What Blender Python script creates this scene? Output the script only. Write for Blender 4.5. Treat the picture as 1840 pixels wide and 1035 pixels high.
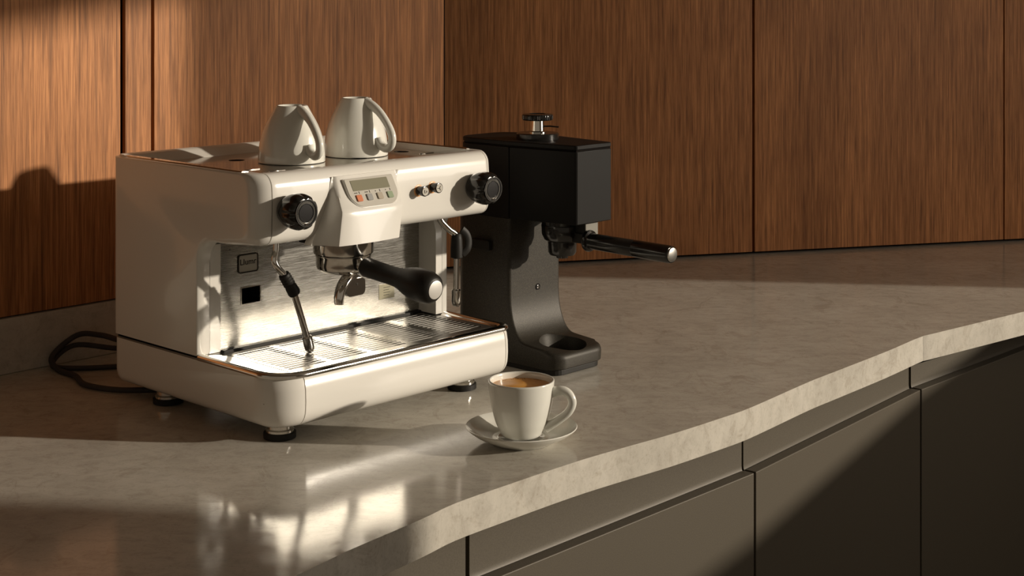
import bpy, bmesh, math, random
from mathutils import Vector, Matrix
random.seed(7)
for o in list(bpy.data.objects): bpy.data.objects.remove(o)
SC = bpy.context.scene
COL = SC.collection
PI = math.pi

# ------------------------------------------------------------------ camera
cd = bpy.data.cameras.new('camera'); cam = bpy.data.objects.new('camera', cd); COL.objects.link(cam)
cam.location = (0, 0, .52); cam.rotation_euler = (PI/2, 0, 0)
cd.sensor_width = 36; cd.lens = 36*2731/1840; cd.shift_y = -(517.5+15.26)/1840
cd.clip_start = .05; cd.clip_end = 50
SC.camera = cam
# ------------------------------------------------------------------ world, sun, exposure
w = bpy.data.worlds.new('world'); SC.world = w; w.use_nodes = True
bg = w.node_tree.nodes['Background']; bg.inputs[0].default_value = (1, .83, .63, 1); bg.inputs[1].default_value = .20
sd = bpy.data.lights.new('sun', 'SUN'); sun = bpy.data.objects.new('sun', sd); COL.objects.link(sun)
sd.energy = 3.45; sd.color = (1, .88, .72); sd.angle = math.radians(1.3)
SUN = Vector((-1.2377, .1523, -.29)).normalized()
sun.rotation_euler = (-SUN).to_track_quat('Z', 'Y').to_euler(); sun.location = (2.6, .5, 1.4)
wl = bpy.data.lights.new('window_daylight', 'AREA'); wlo = bpy.data.objects.new('window_daylight', wl); COL.objects.link(wlo)
wl.shape = 'RECTANGLE'; wl.size = .90; wl.size_y = 1.3; wl.energy = 12.5; wl.color = (1, .91, .80)
wlo.location = (2.02, 1.88, .66); wlo.rotation_euler = Vector((1, 0, 0)).to_track_quat('Z', 'Y').to_euler()
SC.view_settings.view_transform = 'Standard'; SC.view_settings.look = 'None'
SC.view_settings.exposure = 0; SC.view_settings.gamma = 1; SC.view_settings.use_curve_mapping = False

# ------------------------------------------------------------------ helpers
def mat(name, col, rough=.5, metal=0, spec=.5, coat=0, coat_rough=.03, **k):
    m = bpy.data.materials.new(name); m.use_nodes = True
    b = m.node_tree.nodes['Principled BSDF']
    b.inputs['Base Color'].default_value = (*col, 1); b.inputs['Roughness'].default_value = rough
    b.inputs['Metallic'].default_value = metal; b.inputs['Specular IOR Level'].default_value = spec
    b.inputs['Coat Weight'].default_value = coat; b.inputs['Coat Roughness'].default_value = coat_rough
    for kk, v in k.items(): b.inputs[kk.replace('_', ' ')].default_value = v
    return m
def nodes(m): return m.node_tree.nodes, m.node_tree.links, m.node_tree.nodes['Principled BSDF']
def noise(m, scale, vscale=(1, 1, 1), detail=4, rough=.5, dist=0, loc=(0, 0, 0)):
    n, l, b = nodes(m)
    tc = n.new('ShaderNodeTexCoord'); mp = n.new('ShaderNodeMapping'); t = n.new('ShaderNodeTexNoise')
    mp.inputs['Scale'].default_value = vscale; mp.inputs['Location'].default_value = loc
    t.inputs['Scale'].default_value = scale; t.inputs['Detail'].default_value = detail
    t.inputs['Roughness'].default_value = rough; t.inputs['Distortion'].default_value = dist
    l.new(tc.outputs['Object'], mp.inputs[0]); l.new(mp.outputs[0], t.inputs[0])
    return t
def ramp(m, src, stops):
    n, l, b = nodes(m); r = n.new('ShaderNodeValToRGB'); e = r.color_ramp.elements
    while len(e) < len(stops): e.new(.5)
    for i, (p, c) in enumerate(stops): e[i].position = p; e[i].color = (*c, 1) if len(c) == 3 else c
    l.new(src, r.inputs[0]); return r
def mix(m, a, b_, f, mode='MIX'):
    n, l, b = nodes(m); x = n.new('ShaderNodeMix'); x.data_type = 'RGBA'; x.blend_type = mode
    if isinstance(f, (int, float)): x.inputs[0].default_value = f
    else: l.new(f, x.inputs[0])
    l.new(a, x.inputs[6]); l.new(b_, x.inputs[7]); return x.outputs[2]
def bump(m, src, strength=.1, dist=.001):
    n, l, b = nodes(m); x = n.new('ShaderNodeBump'); x.inputs['Strength'].default_value = strength
    x.inputs['Distance'].default_value = dist; l.new(src, x.inputs['Height']); l.new(x.outputs[0], b.inputs['Normal'])

def obj(name, bm, m, parent=None, smooth=35, bevel=0, seg=2, label=None, kind=None):
    bmesh.ops.remove_doubles(bm, verts=bm.verts, dist=1e-6)
    bmesh.ops.recalc_face_normals(bm, faces=bm.faces)
    me = bpy.data.meshes.new(name); bm.to_mesh(me); bm.free()
    if m: me.materials.append(m)
    if smooth:
        me.shade_smooth(); me.set_sharp_from_angle(angle=math.radians(smooth))
    o = bpy.data.objects.new(name, me); COL.objects.link(o)
    if parent: o.parent = parent
    if bevel:
        b = o.modifiers.new('bevel', 'BEVEL'); b.width = bevel; b.segments = seg; b.limit_method = 'ANGLE'
        b.angle_limit = math.radians(40); b.harden_normals = True
    if label: o['label'] = label
    if kind: o['kind'] = kind
    return o
def empty(name, loc, rz=0):
    o = bpy.data.objects.new(name, None); COL.objects.link(o); o.location = loc; o.rotation_euler = (0, 0, rz)
    o.empty_display_size = .05; return o
def tag(o, label, cat, group=None):
    o['label'] = label; o['category'] = cat
    if group: o['group'] = group
    return o
def BM(): return bmesh.new()
def add_box(bm, x0, x1, y0, y1, z0, z1, M=None):
    r = bmesh.ops.create_cube(bm, size=1)['verts']
    for v in r:
        v.co = Vector(((x0+x1)/2+v.co.x*(x1-x0), (y0+y1)/2+v.co.y*(y1-y0), (z0+z1)/2+v.co.z*(z1-z0)))
        if M: v.co = M @ v.co
def add_prism(bm, pts, z0, z1):
    a = [bm.verts.new((x, y, z0)) for x, y in pts]; b = [bm.verts.new((x, y, z1)) for x, y in pts]
    bm.faces.new(a[::-1]); bm.faces.new(b)
    for i in range(len(pts)):
        j = (i+1) % len(pts); bm.faces.new((a[i], a[j], b[j], b[i]))
def add_loops(bm, loops, cap=True, closed=True):
    vs = [[bm.verts.new(p) for p in lp] for lp in loops]
    n = len(loops[0])
    for a, b in zip(vs, vs[1:]):
        for i in range(n if closed else n-1):
            j = (i+1) % n
            try: bm.faces.new((a[i], a[j], b[j], b[i]))
            except ValueError: pass
    if cap:
        bm.faces.new(vs[0][::-1]); bm.faces.new(vs[-1])
def frame(d, up=Vector((0, 0, 1))):
    d = Vector(d).normalized()
    if abs(d.dot(up)) > .98: up = Vector((1, 0, 0))
    x = d.cross(up).normalized(); y = x.cross(d).normalized()
    return x, y, d
def add_lathe(bm, prof, c=(0, 0, 0), axis=(0, 0, 1), n=48, mod=None, ang0=0):
    """prof: (radius, height along axis)"""
    x, y, d = frame(axis); c = Vector(c); rings = []
    for r, h in prof:
        if r < 1e-7: rings.append([bm.verts.new(c+d*h)]); continue
        ring = []
        for i in range(n):
            a = 2*PI*i/n+ang0; rr = r*(mod(a, h) if mod else 1)
            ring.append(bm.verts.new(c+d*h+x*rr*math.cos(a)+y*rr*math.sin(a)))
        rings.append(ring)
    for a, b in zip(rings, rings[1:]):
        for i in range(n):
            j = (i+1) % n
            if len(a) == 1 and len(b) == 1: continue
            if len(a) == 1: bm.faces.new((a[0], b[j], b[i]))
            elif len(b) == 1: bm.faces.new((a[i], a[j], b[0]))
            else: bm.faces.new((a[i], a[j], b[j], b[i]))
    if len(rings[0]) > 1: bm.faces.new(rings[0][::-1])
    if len(rings[-1]) > 1: bm.faces.new(rings[-1])
def spline(pts, n=6):
    P = [Vector(p) for p in pts]; out = []
    for i in range(len(P)-1):
        p0 = P[max(i-1, 0)]; p1 = P[i]; p2 = P[i+1]; p3 = P[min(i+2, len(P)-1)]
        for k in range(n):
            t = k/n
            out.append(.5*((2*p1)+(-p0+p2)*t+(2*p0-5*p1+4*p2-p3)*t*t+(-p0+3*p1-3*p2+p3)*t**3))
    out.append(P[-1]); return out
def add_tube(bm, pts, r, n=16, flat=1, up=None):
    P = [Vector(p) for p in pts]; R = r if isinstance(r, (list, tuple)) else [r]*len(P)
    loops = []; pv = None
    for i, p in enumerate(P):
        t = (P[min(i+1, len(P)-1)]-P[max(i-1, 0)]).normalized()
        if pv is None:
            x, y, _ = frame(t, up or Vector((0, 0, 1)))
        else:
            x = (pv-t*pv.dot(t)).normalized(); y = x.cross(t).normalized()
        pv = x
        loops.append([p+x*R[i]*math.cos(2*PI*k/n)+y*R[i]*flat*math.sin(2*PI*k/n) for k in range(n)])
    add_loops(bm, loops)
def lerp(a, b, t): return a+(b-a)*t
def arc(r, d):
    """how far a rounded corner of radius r stands back, d from its end"""
    return 0 if d >= r else r-math.sqrt(max(r*r-(r-d)**2, 0))
def rrect(x0, x1, y0, y1, r, n=6):
    if not isinstance(r, (list, tuple)): r = [r]*4
    out = []
    for (cx, cy, a, rr) in ((x1-r[0], y0+r[0], -PI/2, r[0]), (x1-r[1], y1-r[1], 0, r[1]), (x0+r[2], y1-r[2], PI/2, r[2]), (x0+r[3], y0+r[3], PI, r[3])):
        for k in range(n+1):
            t = a+PI/2*k/n; out.append((cx+rr*math.cos(t), cy+rr*math.sin(t)))
    return out
def boolean_cut(o, bmc):
    me = bpy.data.meshes.new('cut'); bmesh.ops.recalc_face_normals(bmc, faces=bmc.faces); bmc.to_mesh(me); bmc.free()
    c = bpy.data.objects.new('cut', me); COL.objects.link(c)
    par = o.parent; c.parent = par
    md = o.modifiers.new('cut', 'BOOLEAN'); md.operation = 'DIFFERENCE'; md.object = c; md.solver = 'EXACT'
    bpy.context.view_layer.update()
    dg = bpy.context.evaluated_depsgraph_get()
    nm = bpy.data.meshes.new_from_object(o.evaluated_get(dg))
    o.modifiers.remove(md); old = o.data; o.data = nm; nm.name = old.name
    bpy.data.objects.remove(c); nm.shade_smooth(); nm.set_sharp_from_angle(angle=math.radians(30))
def text_bm(s, size, M, ext=.0002):
    cu = bpy.data.curves.new('t', 'FONT'); cu.body = s; cu.size = size; cu.extrude = ext; cu.align_x = 'CENTER'; cu.align_y = 'CENTER'
    o = bpy.data.objects.new('t', cu); COL.objects.link(o); bpy.context.view_layer.update()
    me = bpy.data.meshes.new_from_object(o.evaluated_get(bpy.context.evaluated_depsgraph_get()))
    bpy.data.objects.remove(o); bm = BM(); bm.from_mesh(me); bm.transform(M); return bm

# ------------------------------------------------------------------ materials
def make_wood():
    m = mat('walnut_veneer', (.3, .12, .04), .5, spec=.2); n, l, b = nodes(m)
    oi = n.new('ShaderNodeObjectInfo')
    t1 = noise(m, 14, (16, 16, .42), 7, .66, .25); t2 = noise(m, 110, (8, 8, .16), 3, .6); t3 = noise(m, 4, (2.2, 2.2, .5), 3, .5, .5)
    for t in (t1, t2, t3):      # each panel its own cut of veneer
        mp = t.inputs[0].links[0].from_node; cmb = n.new('ShaderNodeCombineXYZ'); mu = n.new('ShaderNodeMath'); mu.operation = 'MULTIPLY'; mu.inputs[1].default_value = 40
        l.new(oi.outputs['Random'], mu.inputs[0]); l.new(mu.outputs[0], cmb.inputs[0]); l.new(mu.outputs[0], cmb.inputs[2]); l.new(cmb.outputs[0], mp.inputs['Location'])
    r1 = ramp(m, t1.outputs[0], [(.30, (.205, .092, .042)), (.46, (.40, .180, .074)), (.58, (.54, .245, .100)), (.75, (.74, .36, .15))])
    r2 = ramp(m, t2.outputs[0], [(.38, (.62, .56, .5)), (.55, (1, 1, 1))])
    r3 = ramp(m, t3.outputs[0], [(.3, (.75, .72, .7)), (.7, (1.1, 1.08, 1.05))])
    c = mix(m, r1.outputs[0], r2.outputs[0], .75, 'MULTIPLY'); c = mix(m, c, r3.outputs[0], .8, 'MULTIPLY')
    l.new(c, b.inputs['Base Color']); bump(m, t2.outputs[0], .15, .0006)
    return m
WOOD = make_wood()
def make_stone():
    m = mat('grey_stone', (.45, .4, .33), .2, spec=.22); n, l, b = nodes(m)
    t1 = noise(m, 7, (1, 1, 1), 8, .62, .4); t2 = noise(m, 38, (1, 1.6, 1), 6, .7, .6); t3 = noise(m, 260, (1, 1, 1), 3, .6); t4 = noise(m, 16, (1.2, .7, 1), 5, .75, 1.5, (3, 1, 0))
    r1 = ramp(m, t1.outputs[0], [(.3, (.45, .422, .368)), (.5, (.515, .485, .425)), (.7, (.575, .545, .485))])
    r2 = ramp(m, t2.outputs[0], [(.33, (.74, .72, .7)), (.52, (1, 1, 1)), (.72, (1.12, 1.11, 1.1))])
    r3 = ramp(m, t3.outputs[0], [(.3, (.8, .78, .75)), (.45, (1, 1, 1))])
    r4 = ramp(m, t4.outputs[0], [(.36, (.8, .77, .74)), (.44, (1, 1, 1)), (.62, (1, 1, 1)), (.70, (1.08, 1.08, 1.07))])
    c = mix(m, r1.outputs[0], r2.outputs[0], .6, 'MULTIPLY'); c = mix(m, c, r3.outputs[0], .6, 'MULTIPLY'); c = mix(m, c, r4.outputs[0], .6, 'MULTIPLY')
    l.new(c, b.inputs['Base Color'])
    rr = ramp(m, t2.outputs[0], [(.3, (.15,)*3), (.7, (.07,)*3)]); l.new(rr.outputs[0], b.inputs['Roughness'])
    bump(m, t3.outputs[0], .05, .0004); return m
STONE = make_stone()
BLACKGAP = mat('dark_gap', (.008, .006, .005), .9, spec=.1)
WHITE = mat('white_enamel', (.74, .72, .67), .22, spec=.5, coat=.4)
PORC = mat('white_porcelain', (.75, .745, .685), .16, spec=.5, coat=.5)
CHROME = mat('polished_chrome', (.72, .70, .66), .12, 1)
def make_steel():
    m = mat('brushed_steel', (.66, .63, .57), .2, 1); n, l, b = nodes(m)
    t = noise(m, 120, (.35, 1, 14), 4, .7); r = ramp(m, t.outputs[0], [(.3, (.19,)*3), (.7, (.33,)*3)]); l.new(r.outputs[0], b.inputs['Roughness'])
    r2 = ramp(m, t.outputs[0], [(.35, (.34, .33, .30)), (.65, (.42, .41, .38))]); l.new(r2.outputs[0], b.inputs['Base Color'])
    bump(m, t.outputs[0], .06, .0003); return m
STEEL = make_steel()
SHEET = mat('polished_steel_sheet', (.46, .43, .39), .10, 1)
GRATE = mat('satin_steel', (.29, .28, .26), .40, 1)
RUBBER = mat('black_rubber', (.012, .011, .009), .55, spec=.3)
BAKE = mat('glossy_black_plastic', (.012, .011, .010), .16, spec=.6)
HANDLE = mat('matte_black_grip', (.011, .010, .008), .45, spec=.3)
def make_black():
    m = mat('black_powder_coat', (.045, .04, .032), .5, metal=.2, spec=.35); n, l, b = nodes(m)
    t = noise(m, 1400, detail=2); r = ramp(m, t.outputs[0], [(.35, (.018, .016, .012)), (.62, (.040, .035, .027)), (.75, (.10, .085, .062))]); l.new(r.outputs[0], b.inputs['Base Color'])
    bump(m, t.outputs[0], .12, .0003); return m
POWDER = make_black()
HEADBLK = mat('black_satin_paint', (.0075, .0068, .006), .5, spec=.16)
def make_door():
    m = mat('bronze_black_lacquer', (.10, .085, .06), .5, metal=.1, spec=.35); n, l, b = nodes(m)
    t = noise(m, 700, detail=2); r = ramp(m, t.outputs[0], [(.3, (.076, .064, .047)), (.7, (.094, .080, .059))]); l.new(r.outputs[0], b.inputs['Base Color'])
    return m
DOOR = make_door()
SCREEN = mat('grey_lcd', (.22, .21, .15), .7, spec=.1)
PLATE = mat('silver_plate', (.50, .475, .42), .65, spec=.15)
RED = mat('orange_key', (.60, .22, .12), 7, spec=.1); GREY = mat('grey_key', (.33, .33, .32), 7, spec=.1); CREAMK = mat('cream_key', (.42, .37, .30), 7, spec=.1); GREEN = mat('green_key', (.30, .36, .25), 7, spec=.1)
AMBER = mat('amber_ring', (.75, .38, .16), .4)
INK = mat('dark_print', (.035, .03, .024), .6, spec=.1)
CABLE = mat('braided_cable', (.035, .03, .028), .7)
PLASTER = mat('plaster', (.55, .5, .42), .8)
FLOORM = mat('dark_floor', (.10, .08, .06), .5)
def make_coffee():
    m = mat('crema', (.55, .27, .08), .28, spec=.4); n, l, b = nodes(m)
    t = noise(m, 60, detail=5, rough=.6, dist=.6); r = ramp(m, t.outputs[0], [(.3, (.72, .30, .045)), (.55, (.90, .43, .085)), (.75, (.95, .55, .16))])
    l.new(r.outputs[0], b.inputs['Base Color']); return m
COFFEE = make_coffee()
BUBBLE = mat('dark_bubble', (.10, .045, .015), .2)

# ------------------------------------------------------------------ directions
YAW = .8081
U = Vector((math.cos(YAW), math.sin(YAW), 0)); V = Vector((-math.sin(YAW), math.cos(YAW), 0)); O = Vector((-.266, 1.7192, 0))
def mw(u, v, z=0): return O+U*u+V*v+Vector((0, 0, z))

# ------------------------------------------------------------------ structure
bm = BM(); add_box(bm, -3, 3.2, -2.5, 4.2, -.93, -.9); obj('floor', bm, FLOORM, kind='structure')
bm = BM(); add_box(bm, -3, 3.2, -2.5, 4.2, 1.5, 1.53); obj('ceiling', bm, PLASTER, kind='structure')  # unseen; put in to block ambient from above
# left wall: backing with veneered panels
WL = empty('wall_left', (O.x, O.y, 0), YAW); WL['kind'] = 'structure'
bm = BM(); add_box(bm, -1.3, .786, .572, .66, -.9, .0); add_box(bm, -1.3, .7855, .5565, .66, .0765, 1.5); obj('backing', bm, BLACKGAP, WL, 0)
for a, b in ((-1.3, -.5315), (-.525, .1389), (.1467, .1904), (.1954, .7855)):
    bm = BM(); add_box(bm, a, b, .548, .5563, .077, 1.5); obj('panel', bm, WOOD, WL, 0, .0008)
bm = BM(); add_box(bm, .7857, .7892, .5495, .5712, .078, 1.5); obj('dark_gap_strip', bm, BLACKGAP, WL, 0)  # black strip stands in for the shaded gap at the panel end
bm = BM(); add_box(bm, -1.3, .7835, .542, .571, .0002, .0755); BL = obj('baseboard_left', bm, STONE, None, 0, .001); BL.location = (O.x, O.y, 0); BL.rotation_euler = (0, 0, YAW); BL['kind'] = 'structure'
# right wall
RA = math.radians(15.384)
WR = empty('wall_back', (.09016, 2.89667, 0), RA); WR['kind'] = 'structure'
bm = BM(); add_box(bm, -.35, 2.6, .026, .11, -.9, 1.5); obj('backing', bm, BLACKGAP, WR, 0)
for a, b in ((-.32, .3991), (.4041, .9636), (.9666, 1.55), (1.553, 2.2)):
    bm = BM(); add_box(bm, a, b, 0, .0255, .0055, 1.5); obj('panel', bm, WOOD, WR, 0, .0008)
# window wall off to the right, its opening shaped to bound the sun, and an added sheer sheet dimming it
WX = 2.0
bm = BM(); add_box(bm, WX, WX+.1, -.6, 1.22, -.9, 1.5); add_box(bm, WX, WX+.1, 2.54, 3.42, -.9, 1.5); add_box(bm, WX, WX+.1, 1.22, 2.54, 1.12, 1.5)
add_box(bm, WX, WX+.1, 1.22, 2.54, -.9, .21)  # raised sill added to keep sun off the lower doors
obj('wall_right', bm, PLASTER, None, 0, kind='structure')
bm = BM()
for a in ((1.215, 1.235, .2, 1.12), (2.525, 2.545, .2, 1.12), (1.235, 2.525, .205, .22), (1.235, 2.525, 1.11, 1.125)): add_box(bm, WX+.03, WX+.07, *a)
obj('window_1', bm, PLASTER, None, 0, kind='structure')
sheer = bpy.data.materials.new('sheer'); sheer.use_nodes = True; n = sheer.node_tree.nodes; l = sheer.node_tree.links; n.clear()  # part-transparent mix for the added sun-dimming sheet
o_ = n.new('ShaderNodeOutputMaterial'); mx = n.new('ShaderNodeMixShader'); tr = n.new('ShaderNodeBsdfTransparent'); tl = n.new('ShaderNodeBsdfTranslucent')
tl.inputs[0].default_value = (.6, .5, .38, 1); mx.inputs[0].default_value = .82
l.new(tr.outputs[0], mx.inputs[1]); l.new(tl.outputs[0], mx.inputs[2]); l.new(mx.outputs[0], o_.inputs[0])
bm = BM(); lp = []
for k in range(81):
    y = 1.97+.60*k/80; x = WX-.03+.006*math.sin(k*.9); lp.append((x, y))
va = [[bm.verts.new((x, y, z)) for x, y in lp] for z in (.62, 1.2)]
for i in range(80): bm.faces.new((va[0][i], va[0][i+1], va[1][i+1], va[1][i]))
tag(obj('sun_dimmer', bm, sheer), 'thin cream sheer sheet added unseen at the window to dim the sun', 'sun dimmer')  # unseen sheet added to weaken the sun on the wall panels

# ------------------------------------------------------------------ countertop
edge = [(-.75, .55), (-.45, .98), (-.1931, 1.3522), (-.1549, 1.4099), (-.0904, 1.496), (-.0582, 1.5432), (-.0076, 1.5988), (.0663, 1.6761), (.1201, 1.726), (.1877, 1.7857), (.2582, 1.8557), (.2907, 1.8903), (.3276, 1.9367), (.396, 2.0251), (.4414, 2.0784), (.5399, 2.194), (.6162, 2.2896), (.6381, 2.3082), (.8316, 2.4687), (1.25, 2.815), (1.9, 3.35)]
e2 = [tuple(p[:2]) for p in spline([(x, y, 0) for x, y in edge], 4)]
wr = lambda s, t=0: (.09016+s*math.cos(RA)-t*math.sin(RA), 2.89667+s*math.sin(RA)+t*math.cos(RA))
back = [wr(1.75, .02), wr(-.3, .02), tuple(mw(.80, .571)[:2]), tuple(mw(-1.3, .571)[:2])]
bm = BM(); add_prism(bm, e2+back, -.038, 0)
tag(obj('countertop', bm, STONE, None, 40, .0022, 2), 'continuous grey beige stone worktop under the coffee machine with a gently angled front edge', 'countertop')

# ------------------------------------------------------------------ base cabinets
S_ = 1.0198
DP = [(-.0323, 1.5536), (.3064, 1.9149), (.6227, 2.3138), (.8654, 2.5688)]
DP = [Vector((x*S_, y*S_, 0)) for x, y in DP]
d0 = (DP[1]-DP[0]).normalized(); d3 = (DP[3]-DP[2]).normalized()
units = [(DP[0]-d0*.52, DP[0]), (DP[0], DP[1]), (DP[1], DP[2]), (DP[2], DP[2]+d3*.50)]
labs = ['dark bronze base cabinet at the bottom edge, left of the cup, mostly cut off', 'dark bronze handleless base cabinet below the cup and saucer',
        'dark bronze handleless base cabinet second from the right, between two vertical door gaps', 'dark bronze handleless base cabinet at the far right end, darkest of the row']
for (A, B), lb in zip(units, labs):
    d = B-A; L = d.length; t = empty('base_cabinet', (A.x, A.y, -.9), math.atan2(d.y, d.x)); tag(t, lb, 'cabinet', None)
    ZT = .9-.098
    bm = BM(); add_prism(bm, [(.006, .05), (L-.006, .05), (L-.05, .42), (.05, .42)], .08, .859); obj('body', bm, BLACKGAP, t, 0)
    bm = BM(); add_box(bm, .0022, L-.0022, 0, .0164, .1, ZT); obj('door', bm, DOOR, t, 0, .0014)
    # finger rail: upright back, a cove, then the lip behind the door
    pr = [(.048, .8615), (.0190, .8615), (.0190, ZT+.005), (.0186, ZT+.001), (.0178, ZT-.001), (.0172, ZT-.002), (.0172, ZT-.03), (.048, ZT-.03)]
    bm = BM(); add_loops(bm, [[(x, y, z) for y, z in pr] for x in (.003, L-.003)]); obj('finger_rail', bm, DOOR, t, 30)
    bm = BM(); add_prism(bm, [(.02, .07), (L-.02, .07), (L-.06, .4), (.06, .4)], 0, .0795); obj('plinth', bm, BLACKGAP, t, 0)

# ------------------------------------------------------------------ espresso machine
M = empty('espresso_machine', (O.x, O.y, 0), YAW)
tag(M, 'white enamel espresso machine with two black knobs and a chrome drip tray', 'coffee machine')
W = .384; D = .3435
def uset(a, b, r0, r1, extra=()):
    s = {round(a, 5), round(b, 5)}
    for k in range(11):
        x = r0*(1-math.cos(k/10*PI/2)); 
        if a < x < b: s.add(round(x, 5))
        x = W-r1*(1-math.cos(k/10*PI/2))
        if a < x < b: s.add(round(x, 5))
    for e in extra:
        if a < e < b: s.add(e)
    return sorted(s)
def inset(u, r0, r1): return arc(r0, u)+arc(r1, W-u)
# base shell: lower white box
def base_prof(u, du=0):
    f = inset(u, .042, .016); fb = inset(u, .014, .014); zb = .0175+inset(u, .018, .010)*.8+du; v0 = f-.001+du; v1 = D-fb-du; zt = .0768-du
    p = [(v0+.006, zt), (v0+.0025, zt-.001), (v0+.0005, zt-.004)]
    p += [(v0-.0015, .062), (v0-.002, .048)]
    R = .022
    p += [(v0-.0015+R*(1-math.cos(k/7*PI/2)), zb+R-R*math.sin(k/7*PI/2)*1.0) for k in range(0, 8)]
    p += [(v1-.012+.012*math.sin(k/4*PI/2), zb+.012*(1-math.cos(k/4*PI/2))) for k in range(5)]
    p += [(v1, zt)]
    return p
def slices(us, pf): return [[(u, v, z) for v, z in pf(u)] for u in us]
def shell(name, a, b, pf, m, r0, r1, parent=M, sm=35, **k):
    bm = BM(); add_loops(bm, slices(uset(a, b, r0, r1, (.08, .16, .24, .3)), pf)); return obj(name, bm, m, parent, sm, **k)
G = .0007
shell('lower_side_panel', 0, .0392-G, base_prof, WHITE, .042, .016)
shell('lower_front_panel', .0392+G, .3705-G, base_prof, WHITE, .042, .016)
shell('lower_side_panel', .3705+G, W, base_prof, WHITE, .042, .016)
shell('seam_strip', .02, .38, lambda u: base_prof(u, .0016), mat('seam_grey', (.12, .11, .10), .6), .042, .016)
# dark joint between base and upper shell
bm = BM(); add_box(bm, .006, W-.006, .158, D-.004, .076, .083); obj('joint_gap', bm, BLACKGAP, M, 0)
# side shells
HF = .033
def head_front(u, r0, r1):
    f = inset(u, r0, r1); return HF+f
def side_prof(vc, zbot=.0815, r0=.026, r1=.016, k_=0):
    def pf(u):
        f = inset(u, r0, r1); bk = inset(u, .010, .010); e = inset(u, .010, .008)*.7; te = inset(u, .004, .004)*.6
        F = HF+f; zt = .3085-te
        p = [(D-bk, zt)]
        p += [(F+.017-.017*math.sin(k/6*PI/2), zt-.017*(1-math.cos(k/6*PI/2))) for k in range(7)]
        p += [(F-.0012, .275)]
        p += [(F+.015*(1-math.cos(k/6*PI/2)), .2405-.0155*math.sin(k/6*PI/2)+e) for k in range(7)]
        p += [(F+.04, .2228+e), (max(F+.045, vc-.055), .2212+e)]
        R = .026
        p += [(vc-R+R*math.sin(k/7*PI/2)+.4*e, .2205-R+R*math.cos(k/7*PI/2)+e) for k in range(8)]
        p += [(vc+.4*e, zbot+.002), (vc+.001+.4*e, zbot), (D-bk, zbot)]
        return p
    return pf
LS = .0188; RS = .3722
pl = side_prof(.1546)
bm = BM(); add_loops(bm, slices(uset(0, LS-G, .026, .016), pl))
ob = [(.1546, .0816), (.1546, .213), (D-.02, .213), (D-.02, .0816)]
add_loops(bm, [[(u, v, z) for v, z in ob] for u in (LS-.002, .0335)])
obj('side_shell', bm, WHITE, M)
pr_ = side_prof(.121)
bm = BM(); add_loops(bm, slices(uset(RS+G, W, .026, .016), pr_))
ob = [(.121, .0816), (.121, .1945), (.126, .21), (.135, .219), (D-.02, .219), (D-.02, .0816)]
add_loops(bm, [[(u, v, z) for v, z in ob] for u in (.362, RS+.002)])
obj('side_shell', bm, WHITE, M)
# head housing with the front fascia
def head_prof(u, du=0, top=True):
    F = head_front(u, .026, .016)+du
    zt = .3085-du
    p = [(D-du-.002, .2985), (F+.031, .2985), (F+.028, .3005), (F+.026, zt-.001), (F+.023, zt)] if not du else [(D-.004, .297), (F+.03, .297), (F+.026, zt)]
    p += [(F+.017-.017*math.sin(k/6*PI/2), zt-.017*(1-math.cos(k/6*PI/2))) for k in range(7)]
    p += [(F-.0012, .275)]
    p += [(F+.015*(1-math.cos(k/6*PI/2)), .2405-.0155*math.sin(k/6*PI/2)+du) for k in range(7)]
    p += [(F+.04, .2245+du), (D-.002-du, .2245+du)]
    return p
hd = shell('head_fascia', LS+G, RS-G, head_prof, WHITE, .026, .016)
bm = BM(); add_loops(bm, slices([.012, .03, .2, .36, .377], lambda u: head_prof(u, .0018))); obj('seam_strip', bm, bpy.data.materials['seam_grey'], M)
# rear body shell
bm = BM(); add_box(bm, .012, W-.012, .19, D-.003, .083, .2985); obj('rear_panel', bm, WHITE, M, 0, .003)
# splash panel, brushed steel, with a square opening
bm = BM(); add_box(bm, .0325, .363, .1550, .1575, .0805, .2265); sp = obj('splash_panel', bm, STEEL, M, 0)
bm = BM(); add_box(bm, .0648, .0922, .14, .18, .1345, .1540); boolean_cut(sp, bm)
bm = BM(); add_box(bm, .060, .097, .1577, .188, .130, .159); bmesh.ops.delete(bm, geom=[f for f in bm.faces if f.normal.y < -.5], context='FACES')
obj('opening_box', bm, BLACKGAP, M, 0)
# raised rim round the opening, badge, screw, data label
def ring_frame(bm, x0, x1, z0, z1, r, t, y0, y1, n=5):
    a = rrect(x0, x1, z0, z1, r, n); b = rrect(x0+t, x1-t, z0+t, z1-t, max(r-t, .0003), n); N = len(a)
    v = [[bm.verts.new((x, y, z)) for x, z in P] for P, y in ((a, y1), (a, y0), (b, y0), (b, y1))]
    for i in range(N):
        j = (i+1) % N
        for p, q in ((0, 1), (1, 2), (2, 3), (3, 0)): bm.faces.new((v[p][i], v[p][j], v[q][j], v[q][i]))
bm = BM(); ring_frame(bm, .0632, .0938, .1329, .1556, .0022, .0016, .1543, .1551); obj('opening_rim', bm, CHROME, M)
bm = BM(); P = rrect(.0600, .0885, .1738, .1948, .003); add_loops(bm, [[(x, .1551, z) for x, z in P], [(x, .1546, z) for x, z in P]]); bd = obj('badge', bm, PLATE, M, 0)
bm = BM(); ring_frame(bm, .0590, .0895, .1728, .1958, .0036, .0012, .1536, .1551); obj('badge_frame', bm, INK, bd)
bm = text_bm('Llumr', .0105, Matrix.Translation((.0743, .1544, .1858)) @ Matrix.Rotation(PI/2, 4, 'X')); obj('lettering', bm, INK, bd, 0)
bm = BM(); add_lathe(bm, [(.0009, 0), (.0009, .0006), (0, .0007)], (.047, .1551, .2038), (0, -1, 0), 12); obj('screw', bm, INK, M)
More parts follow.
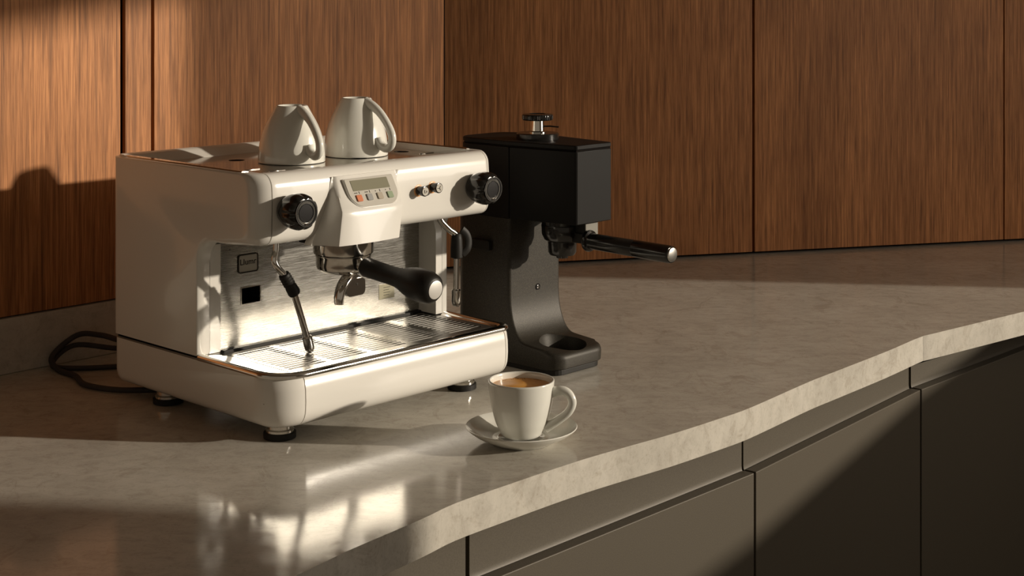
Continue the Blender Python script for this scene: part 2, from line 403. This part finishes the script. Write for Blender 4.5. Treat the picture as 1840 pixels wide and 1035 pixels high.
bm = BM(); add_box(bm, .289, .3165, .1546, .1551, .107, .127); lb = obj('rating_plate', bm, mat('olive_plate', (.30, .28, .20), .35, metal=.5), M, 0)
bm = BM()
for k in range(4): add_box(bm, .297, .297+.012-.002*(k % 2), .1543, .1547, .122-.0034*k, .1226-.0034*k)
obj('printed_lines', bm, INK, lb, 0)
# top: cup tray sheet with holes and slots, rear rail and side rails
bm = BM(); add_box(bm, LS+.001, RS-.001, .0635, .318, .2988, .3000); ct = obj('cup_tray', bm, SHEET, M, 0)
bm = BM()
for hu, hv in ((.125, .248), (.158, .150), (.21, .248), (.250, .150), (.30, .248), (.345, .172)):
    add_lathe(bm, [(.0105, .290), (.0105, .31)], (hu, hv, 0), n=28)
boolean_cut(ct, bm)
bm = BM()
for sx, sy in ((.062, .146), (.075, .112), (.335, .215), (.352, .225), (.342, .13)):
    P = rrect(sx, sx+.026, sy, sy+.0045, .002, 3); bm = BM(); add_loops(bm, [[(x, y, z) for x, y in P] for z in (.3001, .3009)]); obj('raised_bar', bm, SHEET, ct)
bm = BM(); add_box(bm, LS+.001, RS-.001, .064, .3175, .2987, .2990); obj('tray_underlay', bm, BLACKGAP, M, 0)
bm = BM()
prb = [(D-.001, .2985), (D-.001, .3095), (D-.003, .3110), (D-.009, .3110), (D-.012, .3100)] + [(D-.014-.018*math.sin(k/6*PI/2), .3005+.0090*(1-math.sin(k/6*PI/2))) for k in range(7)] + [(D-.033, .2995)]
def rear_prof(u):
    e = arc(.012, u-.004)+arc(.012, W-.004-u)
    return [(v-e, z) for v, z in prb]
add_loops(bm, slices([.004, .006, .009, .013, .02, .2, .364, .371, .375, .378, .380], rear_prof)); obj('rear_rail', bm, mat('white_trim_satin', (.74, .71, .65), .28, coat=.4), M)
bm = BM()
for a, b in ((.006, .0165), (.3745, .381)):
    P = [(a, .3080), (a+.001, .3098), (b-.001, .3098), (b, .3080)]
    add_loops(bm, [[(x, y, z) for x, z in P] for y in (.075, D-.012)])
    obj('side_rail', bm, SHEET, M); bm = BM()
bm.free()
# central group cover that swells out of the fascia
bm = BM(); loops = []
N = 22
for k in range(N+1):
    t = k/N; z = lerp(.298, .2195, t)
    if z > .258: d = .0255*((.298-z)/.040)**1.08
    else: d = .0255+.0030*((.258-z)/.0385)
    d += .0008
    s = max(0, (t-.25)/.75)
    ul = lerp(.1105, .0935, t**.9); ur = lerp(.2095, .1905, t**.9)
    bl = ul-.004-.0150*s**1.6; br = ur+.004+.018*s**1.6
    zz = z
    def P(u, v, zdrop=0): return (u, v, zz-zdrop)
    y = HF-.0009
    lp = [P(bl, HF+.012), P(bl, y)]
    lp += [P(lerp(bl, ul-.0005, q), y-(d-.004)*q**1.7) for q in (.25, .5, .75, .92)]
    lp += [P(ul+.001, y-d+.0012), P(ul+.004, y-d)]
    for q in (.2, .4, .6, .8): lp.append(P(lerp(ul, ur, q), y-d-.0035*math.sin(PI*q)*t))
    lp += [P(ur-.004, y-d), P(ur-.001, y-d+.0012)]
    lp += [P(lerp(br, ur+.0005, q), y-(d-.004)*q**1.7) for q in (.92, .75, .5, .25)]
    lp += [P(br, y), P(br, HF+.012)]
    loops.append(lp)
add_loops(bm, loops); gc = obj('group_cover', bm, WHITE, M, 40)
# display in the cover
Mx = Matrix.Translation((.1575, .0200, .2775)) @ Matrix.Rotation(math.radians(-31), 4, 'X') @ Matrix.Scale(.90, 4, (1, 0, 0)) @ Matrix.Scale(.93, 4, (0, 0, 1))
def dsp(name, pts, y0, y1, m, par, bev=0):
    bm = BM(); add_loops(bm, [[(x, y0, z) for x, z in pts], [(x, y1, z) for x, z in pts]]); bm.transform(Mx); return obj(name, bm, m, par, 30, bev)
pts = rrect(-.043, .043, -.0225, .0185, [.022, .002, .002, .022], 7)
dp = dsp('display_panel', pts, .012, -.0045, PLATE, M, .0008)
dsp('display_surround', rrect(-.0440, .0440, -.0235, .0195, [.023, .002, .002, .023], 7), .014, -.0038, WHITE, dp, .001)
dsp('screen', rrect(-.034, .031, .0005, .0155, .0006, 2), -.004, -.0049, SCREEN, dp)
for k, mm in enumerate((RED, GREY, CREAMK, GREEN)):
    cx = -.0285+k*.0182
    dsp('key', rrect(cx-.0048, cx+.0048, -.0145, -.0055, .0012, 3), -.004, -.0062, mm, dp, .0006)['label'] = ('orange', 'grey', 'cream', 'pale green')[k]+' square key'
    bm = BM(); add_box(bm, cx+.003, cx+.0035, -.0049, -.0045, -.004, -.0005, None)
    for q in range(3 if k < 2 else 1): add_box(bm, cx-.005+.002*q, cx-.0042+.002*q, -.0049, -.0045, -.003, -.0018)
    bm.transform(Mx); obj('printed_mark', bm, INK, dp, 0)
# knobs
def knob(u, z):
    fl = lambda a, h: 1-.085*(max(0, math.cos(8*a))**1.5)*min(1, max(0, (h-.008)/.006))
    bm = BM(); add_lathe(bm, [(.013, -.004), (.0145, 0), (.0165, .002), (.0190, .008), (.0208, .015), (.0214, .022), (.0210, .028), (.0196, .0325), (.0172, .0352), (.0165, .0355)], (u, HF, z), (0, -1, 0), 96, fl)
    k = obj('steam_knob', bm, BAKE, M, 30)
    bm = BM(); add_lathe(bm, [(.0156, .0345), (.0156, .0362), (.0152, .0368), (.0140, .0368), (.0137, .0360), (.0110, .0358), (.0107, .0366), (.0100, .0366), (.0098, .0360), (0, .0362)], (u, HF, z), (0, -1, 0), 48)
    obj('knob_cap', bm, mat('dark_cap', (.009, .008, .008), .25) if 'dark_cap' not in bpy.data.materials else bpy.data.materials['dark_cap'], k)
    bm = BM(); add_box(bm, u-.0022, u+.0022, HF-.0370, HF-.0355, z-.0145, z-.0115); obj('pointer_mark', bm, CHROME, k, 0)
    bm = BM(); add_lathe(bm, [(.0157, .0360), (.0158, .0370), (.0154, .0370), (.0153, .0360)], (u, HF, z), (0, -1, 0), 48); obj('silver_ring', bm, mat('dark_nickel', (.22, .21, .19), .25, 1), k)
knob(.0400, .2655); knob(.3465, .2640)
for u, s in ((.2475, 'b'), (.2715, 'y')):
    z = .2685 if s == 'b' else .2705
    bm = BM(); add_lathe(bm, [(.0078, -.003), (.0078, .0012), (.0070, .0016)], (u, HF, z), (0, -1, 0), 32); r = obj('push_button', bm, AMBER, M)
    bm = BM(); add_lathe(bm, [(.0058, .001), (.0060, .006), (.0066, .0125), (.0064, .0135), (.0056, .0138)], (u, HF, z), (0, -1, 0), 32, lambda a, h: 1-.03*(math.sin(20*a) > 0)*(h < .012)); obj('barrel', bm, BAKE, r)
    bm = BM(); add_lathe(bm, [(.0054, .0136), (.0052, .0142), (0, .0143)], (u, HF, z), (0, -1, 0), 32); obj('button_face', bm, PLATE, r)
    bm = BM(); y = HF-.0146
    if s == 'y':
        for a in (60, 120+60, 300): 
            c, sn = math.cos(math.radians(a)), math.sin(math.radians(a)); add_tube(bm, [(u, y, z), (u+.0032*c, y, z+.0032*sn)], .0003, 6)
    else:
        add_tube(bm, [(u-.0018, y, z+.002), (u-.0018, y, z-.0018), (u, y, z-.0018)], .0003, 6); add_tube(bm, [(u+.0005, y, z+.0005), (u+.002, y, z+.0005), (u+.0018, y, z-.001), (u+.0006, y, z-.0014)], .0003, 6)
    obj('button_symbol', bm, INK, r, 0)
# group head and portafilter
GU, GV = .1480, .0600
bm = BM(); add_lathe(bm, [(.030, .232), (.034, .222), (.0372, .2215), (.0372, .2010), (.0365, .1995), (.034, .1990), (0, .199)], (GU, GV, 0), n=64)
gh = obj('group_head', bm, CHROME, M)
bm = BM(); add_box(bm, GU-.046, GU-.010, GV-.018, GV+.03, .214, .226); obj('group_block', bm, RUBBER, gh, 0, .001)
bm = BM(); add_lathe(bm, [(.0340, .1985), (.0345, .1980), (.0345, .1965), (.0338, .1955), (.0338, .1860), (.0325, .1810), (.026, .1765), (.014, .1745), (0, .1745)], (GU, GV, 0), n=64)
for s in (1,): add_tube(bm, [(GU, GV-.028, .1885), (GU+.0, GV-.045, .1870)], [.0075, .0062], 20)
pf = obj('portafilter', bm, CHROME, M)
A = Vector((GU, GV-.041, .1868)); Bp = Vector((GU+.001, GV-.163, .1752)); dd = (Bp-A).normalized(); LL = (Bp-A).length
prh = [(.0075, -.001), (.0108, 0), (.0118, .003), (.0114, .02), (.0112, .045), (.0116, .058), (.0135, .068), (.0168, .078), (.0190, .090), (.0196, .100), (.0190, .110), (.0170, LL-.005), (.0135, LL-.001), (.0112, LL)]
bm = BM(); add_lathe(bm, prh, A, dd, 48); hn = obj('handle', bm, HANDLE, pf, 50)
bm = BM(); add_lathe(bm, [(.0108, LL-.002), (.0108, LL+.0006), (.0100, LL+.0009), (0, LL+.0002)], A, dd, 40); obj('end_cap', bm, mat('brushed_cap', (.78, .76, .72), .42, .55), pf)
# double spout
bm = BM(); add_lathe(bm, [(.0095, .166), (.0095, .176)], (GU+.002, GV-.008, 0), n=24)
sp_pts = spline([(GU+.002, GV-.012, .172), (GU-.010, GV-.016, .1695), (GU-.0185, GV-.018, .161), (GU-.0225, GV-.0185, .150), (GU-.0225, GV-.0185, .1415)], 5)
add_tube(bm, sp_pts, [lerp(.0088, .0062, i/(len(sp_pts)-1)) for i in range(len(sp_pts))], 14, flat=.62)
sp_pts = spline([(GU+.002, GV-.006, .170), (GU+.014, GV-.004, .168), (GU+.019, GV-.003, .162), (GU+.0195, GV-.003, .1545)], 5)
add_tube(bm, sp_pts, [lerp(.0088, .0062, i/(len(sp_pts)-1)) for i in range(len(sp_pts))], 14, flat=.62)
P = rrect(GU-.014, GU+.016, .1490, .1700, .006, 4); add_loops(bm, [[(x, GV-.0225, z) for x, z in P], [(x, GV-.0175, z) for x, z in P]])
ds = obj('double_spout', bm, CHROME, pf, 50)
bm = BM(); add_lathe(bm, [(.0015, 0), (.0015, .0004), (0, .0004)], (GU+.003, GV-.0225, .163), (0, -1, 0), 12); obj('spout_screw', bm, INK, pf)
# steam wands
def tubeobj(name, pts, r, m, parent, n=18, sp=6, **k):
    P = spline(pts, sp); R = r if not isinstance(r, (list, tuple)) else [lerp(r[0], r[1], i/(len(P)-1)) for i in range(len(P))]
    bm = BM(); add_tube(bm, P, R, n); return obj(name, bm, m, parent, 50, **k)
wa = tubeobj('steam_wand', [(.0625, .082, .232), (.0620, .082, .212), (.0585, .081, .199), (.0620, .080, .190), (.0755, .080, .1765)], .0042, CHROME, M)
bm = BM(); a = Vector((.0715, .080, .1805)); b = Vector((.0885, .080, .1545)); d = (b-a).normalized(); L = (b-a).length
add_lathe(bm, [(.0050, 0), (.0066, .0008)]+[(.0070+.0007*math.sin(k*PI/1.0) if k < 0 else .0068+(.0007 if k % 2 else -.0002), .002+k*.0019) for k in range(9)]+[(.0074, L-.010), (.0078, L-.002), (.0070, L)], a, d, 32); obj('rubber_grip', bm, RUBBER, wa, 50)
bm = BM(); c = Vector((.1100, .080, .0890)); add_tube(bm, [b-d*.004, lerp(b, c, .5), c], .0040, 20); d2 = (c-b).normalized()
obj('wand_tube', bm, CHROME, wa)
bm = BM(); add_lathe(bm, [(.0042, -.012), (.0060, -.0105), (.0062, 0), (.0058, .005), (.0040, .0085), (0, .0095)], c, d2*.9+Vector((0, 0, -.12)), 24); obj('wand_tip', bm, CHROME, wa)
wb = tubeobj('steam_wand', [(.300, .052, .232), (.305, .050, .221), (.315, .046, .210), (.3245, .044, .203), (.327, .044, .192)], .0042, CHROME, M)
bm = BM(); add_lathe(bm, [(.0055, .1715), (.0078, .173), (.0080, .182), (.0075, .196), (.0064, .2035), (.0046, .2045)], (.3265, .044, 0), n=32, mod=lambda a, h: 1+.04*math.sin(h*2400))
P = spline([(.330, .038, .2095), (.3365, .036, .2030), (.3395, .035, .1935), (.3375, .035, .1835), (.3315, .038, .1770)], 5); add_tube(bm, P, .0022, 10, flat=2.2); obj('rubber_grip', bm, RUBBER, wb, 50)
bm = BM(); add_tube(bm, [(.3265, .044, .176), (.3255, .044, .130)], .0040, 20); obj('wand_tube', bm, CHROME, wb)
bm = BM(); add_lathe(bm, [(.0042, .1315), (.0060, .130), (.0062, .116), (.0052, .111), (.0035, .1088), (0, .1085)], (.3255, .044, 0), n=24); obj('wand_tip', bm, CHROME, wb)
# drip tray: chrome rolled rim, floor and slotted grate
bm = BM()
def ringloft(secs):
    """secs: (outset, z) -> rounded rect rings"""
    lp = []
    for e, z in secs: lp.append([(x, y, z) for x, y in rrect(.002-e, W-.002+e, .000-e, .156, [.015+e, .002, .002, .040+e], 9)])
    return lp
secs = [(-.012, .0735), (-.012, .0790), (-.0105, .0805), (-.007, .0826), (-.004, .0836), (.0, .0832), (.0028, .0812), (.0034, .0788), (.0026, .0768), (-.002, .0762), (-.010, .0765)]
lp = ringloft(secs); vs = [[bm.verts.new(p) for p in q] for q in lp]
for a, b in zip(vs, vs[1:]+vs[:1]):
    for i in range(len(a)):
        j = (i+1) % len(a); bm.faces.new((a[i], a[j], b[j], b[i]))
rim = obj('drip_tray', bm, CHROME, M, 50)
bm = BM(); P = rrect(.016, W-.016, .014, .154, [.008, .002, .002, .03], 6); add_prism(bm, P, .0705, .0730); obj('tray_floor', bm, mat('tray_floor', (.10, .09, .08), .5, .6), rim)
# grate: one sheet, rows of long slots cut through
gx0, gx1, gy0, gy1 = .034, .368, .0165, .1515; zt, zb = .0800, .0795
cols = [.040, .096, .104, .160, .168, .224, .232, .288, .300, .358]
bm = BM(); rows = 14; py = (gy1-gy0-.018)/rows; y0 = gy0+.010
xe = [gx0]+[(cols[1]+cols[2])/2, (cols[3]+cols[4])/2, (cols[5]+cols[6])/2, (cols[7]+cols[8])/2]+[gx1]
def cell(bm, X0, X1, Y0, Y1, s0, s1, sy0, sy1):
    r = (sy1-sy0)/2; cy = (sy0+sy1)/2; n = 4
    inn = [(s1-r+r*math.cos(-PI/2+PI*k/n), cy+r*math.sin(-PI/2+PI*k/n)) for k in range(n+1)]+[(s0+r+r*math.cos(PI/2+PI*k/n), cy+r*math.sin(PI/2+PI*k/n)) for k in range(n+1)]
    out = [(X1-(X1-s1+r if k == 0 else 0), Y0) if k == 0 else ((X1, Y0) if k == 1 else ((X1, cy) if k == 2 else ((X1, Y1) if k == 3 else (s1-r, Y1)))) for k in range(n+1)]
    out += [(s0+r, Y1), (X0, Y1), (X0, cy), (X0, Y0), (s0+r, Y0)]
    V_ = {}
    for z in (zt, zb):
        V_[z] = ([bm.verts.new((x, y, z)) for x, y in inn], [bm.verts.new((x, y, z)) for x, y in out])
        a, b = V_[z]
        for i in range(10):
            j = (i+1) % 10; bm.faces.new((a[i], a[j], b[j], b[i]) if z == zb else (a[j], a[i], b[i], b[j]))
    a, b = V_[zt][0], V_[zb][0]
    for i in range(10):
        j = (i+1) % 10; bm.faces.new((a[i], b[i], b[j], a[j]))
for r in range(rows):
    for c in range(5):
        sh = .004*((r % 2)*2-1)*0 
        s0, s1 = cols[2*c], cols[2*c+1]
        cell(bm, xe[c], xe[c+1], y0+r*py, y0+(r+1)*py, s0+sh, s1+sh, y0+r*py+py*.18, y0+r*py+py*.80)
add_box(bm, gx0, gx1, gy0, y0, zb, zt); add_box(bm, gx0, gx1, y0+rows*py, gy1, zb, zt)
obj('drip_grate', bm, GRATE, M, 0)
bm = BM()      # sloping flange around the grate
v = [[bm.verts.new((x, y, z)) for x, y in rrect(a, b, c, d, [r1, .001, .001, r0], 8)] for a, b, c, d, z, r0, r1 in ((.0335, .3685, .016, .152, .0797, .002, .002), (.011, W-.011, .0095, .155, .0812, .034, .010))]
for i in range(len(v[0])):
    j = (i+1) % len(v[0]); bm.faces.new((v[0][i], v[0][j], v[1][j], v[1][i]))
obj('grate_flange', bm, CHROME, M, 30)
bm = BM(); add_box(bm, .0345, .362, .1495, .1548, .0775, .0832); obj('rear_seal', bm, RUBBER, M, 0, .001)
# feet
for fu, fv in ((.035, .040), (.335, .043), (.030, .262), (.345, .290)):
    bm = BM(); add_lathe(bm, [(.0150, .0070), (.0165, .0078), (.0165, .0105), (.0145, .0120), (.0145, .0240)], (fu, fv, 0), n=40); ft = obj('foot', bm, CHROME, M)
    bm = BM(); add_lathe(bm, [(.0175, .0003), (.0190, .0010), (.0190, .0072), (.0175, .0078)], (fu, fv, 0), n=40); obj('rubber_pad', bm, RUBBER, ft)
# braided power cord behind the machine
P = spline([(.075, .330, .060), (.055, .40, .052), (.060, .47, .048), (.055, .525, .040), (.020, .530, .016), (.012, .500, .0045), (.010, .452, .0045), (-.005, .400, .0045), (.012, .345, .0045), (.06, .30, .0045)], 8)
bm = BM(); add_tube(bm, P, .0038, 12); obj('power_cord', bm, CABLE, M, 50)
P = spline([(.12, .330, .050), (.12, .40, .035), (.10, .49, .020), (.055, .532, .0250), (.018, .527, .0060), (.03, .49, .0045), (.10, .44, .0045)], 8)
bm = BM(); add_tube(bm, P, .0036, 12); obj('power_cord', bm, CABLE, M, 50)

# ------------------------------------------------------------------ cups
def cup_profile(rel, R, h, t=.0028, foot=.42):
    out = [(0, .003), (rel[0][0]*R-.0035, .003), (rel[0][0]*R-.0025, .0003), (rel[0][0]*R-.0008, 0)]
    P = spline([(r*R, z*h, 0) for r, z in rel], 6); out += [(p.x, max(p.y, .0006)) for p in P]
    out += [(R-.0006, h+.0007), (R-.0018, h+.0007), (R-t+.0002, h)]
    inn = [(max(p.x-t, .001), p.y) for p in P[::-1] if p.y > .012*1.0]
    out += inn[1:]+[(inn[-1][0]*.8, .0085), (inn[-1][0]*.45, .0065), (0, .006)]
    return out
def make_cup(name, loc, rel, R, h, az, hpts, hr, flip=False):
    c = empty(name, loc); 
    bm = BM(); add_lathe(bm, cup_profile(rel, R, h), n=72)
    T = (Matrix.Translation((0, 0, h+.0009)) @ Matrix.Rotation(PI, 4, 'X')) if flip else Matrix.Identity(4)
    bm.transform(T); obj('body', bm, PORC, c, 50)
    bm = BM(); P = spline([(r*R*math.cos(az), r*R*math.sin(az)*(-1 if flip else 1), z*h) for r, z in hpts], 7)
    add_tube(bm, P, [hr*(1+.25*abs(2*i/(len(P)-1)-1)**3) for i in range(len(P))], 16, flat=1.15); bm.transform(T); obj('handle', bm, PORC, c, 60)
    return c
relA = [(.46, 0), (.52, .06), (.61, .16), (.74, .30), (.87, .48), (.955, .68), (.99, .86), (1, 1)]
hA = [(.42, .07), (.74, .14), (1.05, .26), (1.34, .44), (1.52, .62), (1.50, .78), (1.28, .85), (1.06, .80), (.94, .70)]
p = mw(.1636, .182, .3003); c1 = make_cup('espresso_cup', p, relA, .0432, .0722, math.radians(-50), hA, .0049, True)
tag(c1, 'white cup upside down on top of the machine, the left one above the left knob', 'cup', 'upturned cups on the machine')
p = mw(.2730, .183, .3003); c2 = make_cup('espresso_cup', p, relA, .0430, .0765, math.radians(-38), hA, .0049, True)
tag(c2, 'white cup upside down on top of the machine, the right one above the display', 'cup', 'upturned cups on the machine')
relB = [(.56, 0), (.62, .04), (.70, .14), (.80, .28), (.90, .50), (.968, .74), (1, 1)]
hB = [(.90, .80), (1.22, .86), (1.45, .81), (1.57, .66), (1.46, .49), (1.2, .35), (.96, .25), (.74, .17)]
SX, SY = .0108, 1.755
c3 = make_cup('espresso_cup', (SX, SY, .0075), relB, .0383, .0640, math.radians(-14), hB, .0043)
tag(c3, 'white espresso cup full of coffee standing upright on the saucer', 'cup')
bm = BM(); add_lathe(bm, [(0, .0530), (.0335, .0535), (.0353, .0573), (.0348, .0576), (0, .0575)], n=64); cf = obj('coffee', bm, COFFEE, c3)
bm = BM()
for k in range(46):
    a = random.uniform(.25*PI, .80*PI); rr = .0325-abs(random.gauss(0, .0016)); s = random.uniform(.0003, .0008)
    add_lathe(bm, [(s, 0), (s*.8, s*.3), (0, s*.45)], (rr*math.cos(a), rr*math.sin(a), .0575), n=8)
obj('bubbles', bm, BUBBLE, cf, 40, kind='stuff')
bm = BM(); RS_ = .0645
add_lathe(bm, [(0, .0020), (.030, .0020), (.032, .0003), (.0345, .0003), (.036, .0022), (.046, .0060), (.056, .0115), (.0635, .0172), (.0647, .0186), (.0640, .0194), (.0625, .0190), (.054, .0138), (.044, .0088), (.034, .0063), (.0285, .0058), (.0275, .0068), (.0262, .0068), (.0255, .0058), (0, .0058)], n=96)
sa = obj('saucer', bm, PORC, None, 60); sa.location = (SX, SY, 0); tag(sa, 'round white porcelain saucer on the worktop under the full cup', 'saucer')

# ------------------------------------------------------------------ coffee grinder
Gm = empty('coffee_grinder', (.097, 2.078, 0), YAW)
tag(Gm, 'matte black coffee grinder with a protruding black handle beside the white machine', 'coffee grinder')
hw = .0525
def gprof(u):
    d = hw-abs(u); f = arc(.022, d); bk = arc(.02, d); e = arc(.005, d)
    vf = f; vb = .198-bk
    p = [(vb, .0075), (vb, .2055), (.089+e, .2055), (.089+e, .110)]
    p += [(.089+e-.030*(1-math.cos(k/9*PI/2)), .098-.0615*math.sin(k/9*PI/2)-e*.5) for k in range(10)]
    p += [(.046, .0352-e*.5), (max(vf+.012, .020), .0335-e*.5)]
    p += [(vf+.009-.009*math.sin(k/5*PI/2), .0310-.009*(1-math.cos(k/5*PI/2))-e*.5) for k in range(6)]
    p += [(vf+.001, .010), (vf+.003, .0085), (vf+.006, .0075)]
    return p
us = sorted({round(s*(hw-.022*(1-math.cos(k/9*PI/2))), 5) for k in range(10) for s in (1, -1)} | {round(s*(hw-.005*(1-math.cos(k/5*PI/2))), 5) for k in range(6) for s in (1, -1)} | {0})
bm = BM(); add_loops(bm, [[(u, v, z) for v, z in gprof(u)] for u in us]); gb = obj('body', bm, POWDER, Gm, 40)
bm = BM(); add_lathe(bm, [(.0300, .012), (.0315, .0295), (.0335, .036), (.0345, .06)], (0, .0360, 0), n=64); boolean_cut(gb, bm)
bm = BM(); add_lathe(bm, [(.0295, .0123), (.0295, .0135), (.026, .0150), (.0, .0150)], (0, .0360, 0), n=48); obj('catch_cup', bm, BAKE, Gm)
bm = BM(); add_lathe(bm, [(.0295, .0122), (.0295, .0136), (.0245, .0138), (.0245, .0160), (.0225, .0160), (.0225, .0130)], (0, .0360, 0), n=48, mod=lambda a, h: 1-.03*(math.sin(24*a) > 0)); obj('catch_ring', bm, BAKE, Gm)
bm = BM(); P = rrect(-hw+.003, hw-.003, .006, .190, [.018, .01, .01, .018], 6); add_prism(bm, P, .0003, .0078); obj('base_pad', bm, RUBBER, Gm, 0, .001)
def ghead(e=0):
    L = [(-.0530, .0895), (-.0375, -.016)]; 
    p = []
    # front corners lightly rounded, taper from the column to the nose
    p += [(-.0375+e, -.0165), (-.0368+e, -.0190), (-.0345+e, -.0205+e), (.0345-e, -.0205+e), (.0368-e, -.0190), (.0375-e, -.0165)]
    p += [(.0530-e, .0895), (.0530-e, .165)]+[(.023-e+.030*math.cos(k/6*PI/2), .168-e+.030*math.sin(k/6*PI/2)) for k in range(7)]
    p += [(-.023+e-.030*math.sin(k/6*PI/2), .168-e+.030*math.cos(k/6*PI/2)) for k in range(7)]+[(-.0530+e, .165), (-.0530+e, .0895)]
    return p
bm = BM(); P = [q for q in ghead() if q[1] < .0895-1e-6 or True]
fr = [(-.0375, -.0165), (-.0368, -.0190), (-.0345, -.0205), (.0345, -.0205), (.0368, -.0190), (.0375, -.0165), (.0530, .0890), (-.0530, .0890)]
add_prism(bm, fr, .2060, .3050); obj('front_housing', bm, HEADBLK, Gm, 20, .0012)
bk = [(-.0530, .0902), (.0530, .0902)]+[(x, y) for x, y in ghead() if y > .1]
bm = BM(); add_prism(bm, bk, .2060, .3050); obj('rear_housing', bm, HEADBLK, Gm, 20, .0008)
bm = BM(); add_prism(bm, ghead(.0015), .3050, .3065); obj('lid_joint', bm, BLACKGAP, Gm, 0)
bm = BM(); add_prism(bm, ghead(), .3066, .3130); ld = obj('lid', bm, HEADBLK, Gm, 20, .0014)
# adjustment dial on the lid
dc = (0, .0845, 0)
bm = BM(); add_lathe(bm, [(.0300, .3130), (.0300, .3205), (.0285, .3218), (.0, .3218)], dc, n=64); dl = obj('adjustment_dial', bm, BAKE, Gm)
bm = BM(); add_lathe(bm, [(.0125, .3215), (.0125, .3232), (.0095, .3245), (.0090, .3395), (.0, .3395)], dc, n=40); obj('dial_post', bm, CHROME, dl)
bm = BM(); add_lathe(bm, [(.0100, .3385), (.0205, .3395), (.0218, .3410), (.0218, .3460), (.0205, .3478), (.012, .3485), (.011, .3475), (0, .3475)], dc, n=144, mod=lambda a, h: 1-.035*(math.sin(36*a) > 0) if .3400 < h < .3470 else 1); obj('dial_knob', bm, BAKE, dl, 25)
bm = BM(); q = U*0; az = -.15-YAW; add_tube(bm, [(.006*math.cos(az), .0845+.006*math.sin(az), .3305), (.018*math.cos(az), .0845+.018*math.sin(az), .3310), (.030*math.cos(az), .0845+.030*math.sin(az), .3300)], .0022, 10, flat=.5); obj('dial_lever', bm, BAKE, dl)
# grinding chute and its handle
cx = (0, .0380, 0)
bm = BM(); add_lathe(bm, [(.030, .2060), (.0285, .1985), (.0290, .1975), (.0285, .1850), (.0250, .1775), (.0205, .1750), (.0200, .1720), (.0195, .1600), (.0170, .1560), (.0085, .1555), (.0080, .1515), (0, .1515)], cx, n=56, mod=lambda a, h: 1-.12*(math.sin(14*a) > 0) if h < .1552 else 1); ch = obj('chute', bm, BAKE, Gm, 35)
bm = BM(); add_box(bm, -.006, .006, -.012, .016, .176, .190); add_box(bm, -.004, .0045, -.006, .02, .188, .206); obj('fork_arm', bm, RUBBER, ch, 0, .001)
bm = BM(); add_box(bm, -.004, .022, -.0085, -.0065, .178, .204); obj('fork_plate', bm, mat('grey_plate', (.20, .19, .16), .5), ch, 0, .001)
A = Vector((0, -.0120, .1805)); dd = Vector((0.0, -1, -.015)).normalized()
bm = BM(); add_lathe(bm, [(.0060, -.006), (.0142, -.003), (.0150, -.0005), (.0142, .0020), (.0112, .0035), (.0108, .006), (.0112, .078), (.0108, .0785), (.0108, .0795), (.0114, .080), (.0116, .137), (.0108, .1405)], A, dd, 48); gh_ = obj('grinder_handle', bm, BAKE, Gm, 40)
bm = BM(); add_lathe(bm, [(.0092, .1400), (.0096, .1410), (.0090, .1425), (.006, .1432), (0, .1434)], A, dd, 40); obj('end_cap', bm, mat('satin_cap', (.62, .60, .56), .3, 1), gh_)
# screw on the column, rocker switch on the side
bm = BM(); add_lathe(bm, [(.0045, -.001), (.0045, .0006), (.0032, .0006), (.0030, .0)], (.005, .0888, .104), (0, -1, 0), 24); sc_ = obj('column_screw', bm, BAKE, Gm)
bm = BM(); add_lathe(bm, [(.0024, -.0005), (.0024, .0009), (.0012, .0012), (0, .0008)], (.005, .0888, .104), (0, -1, 0), 16); obj('screw_head', bm, CHROME, sc_)
bm = BM(); add_box(bm, -.0600, -.0520, .122, .158, .158, .172); obj('switch', bm, RUBBER, Gm, 0, .0015)
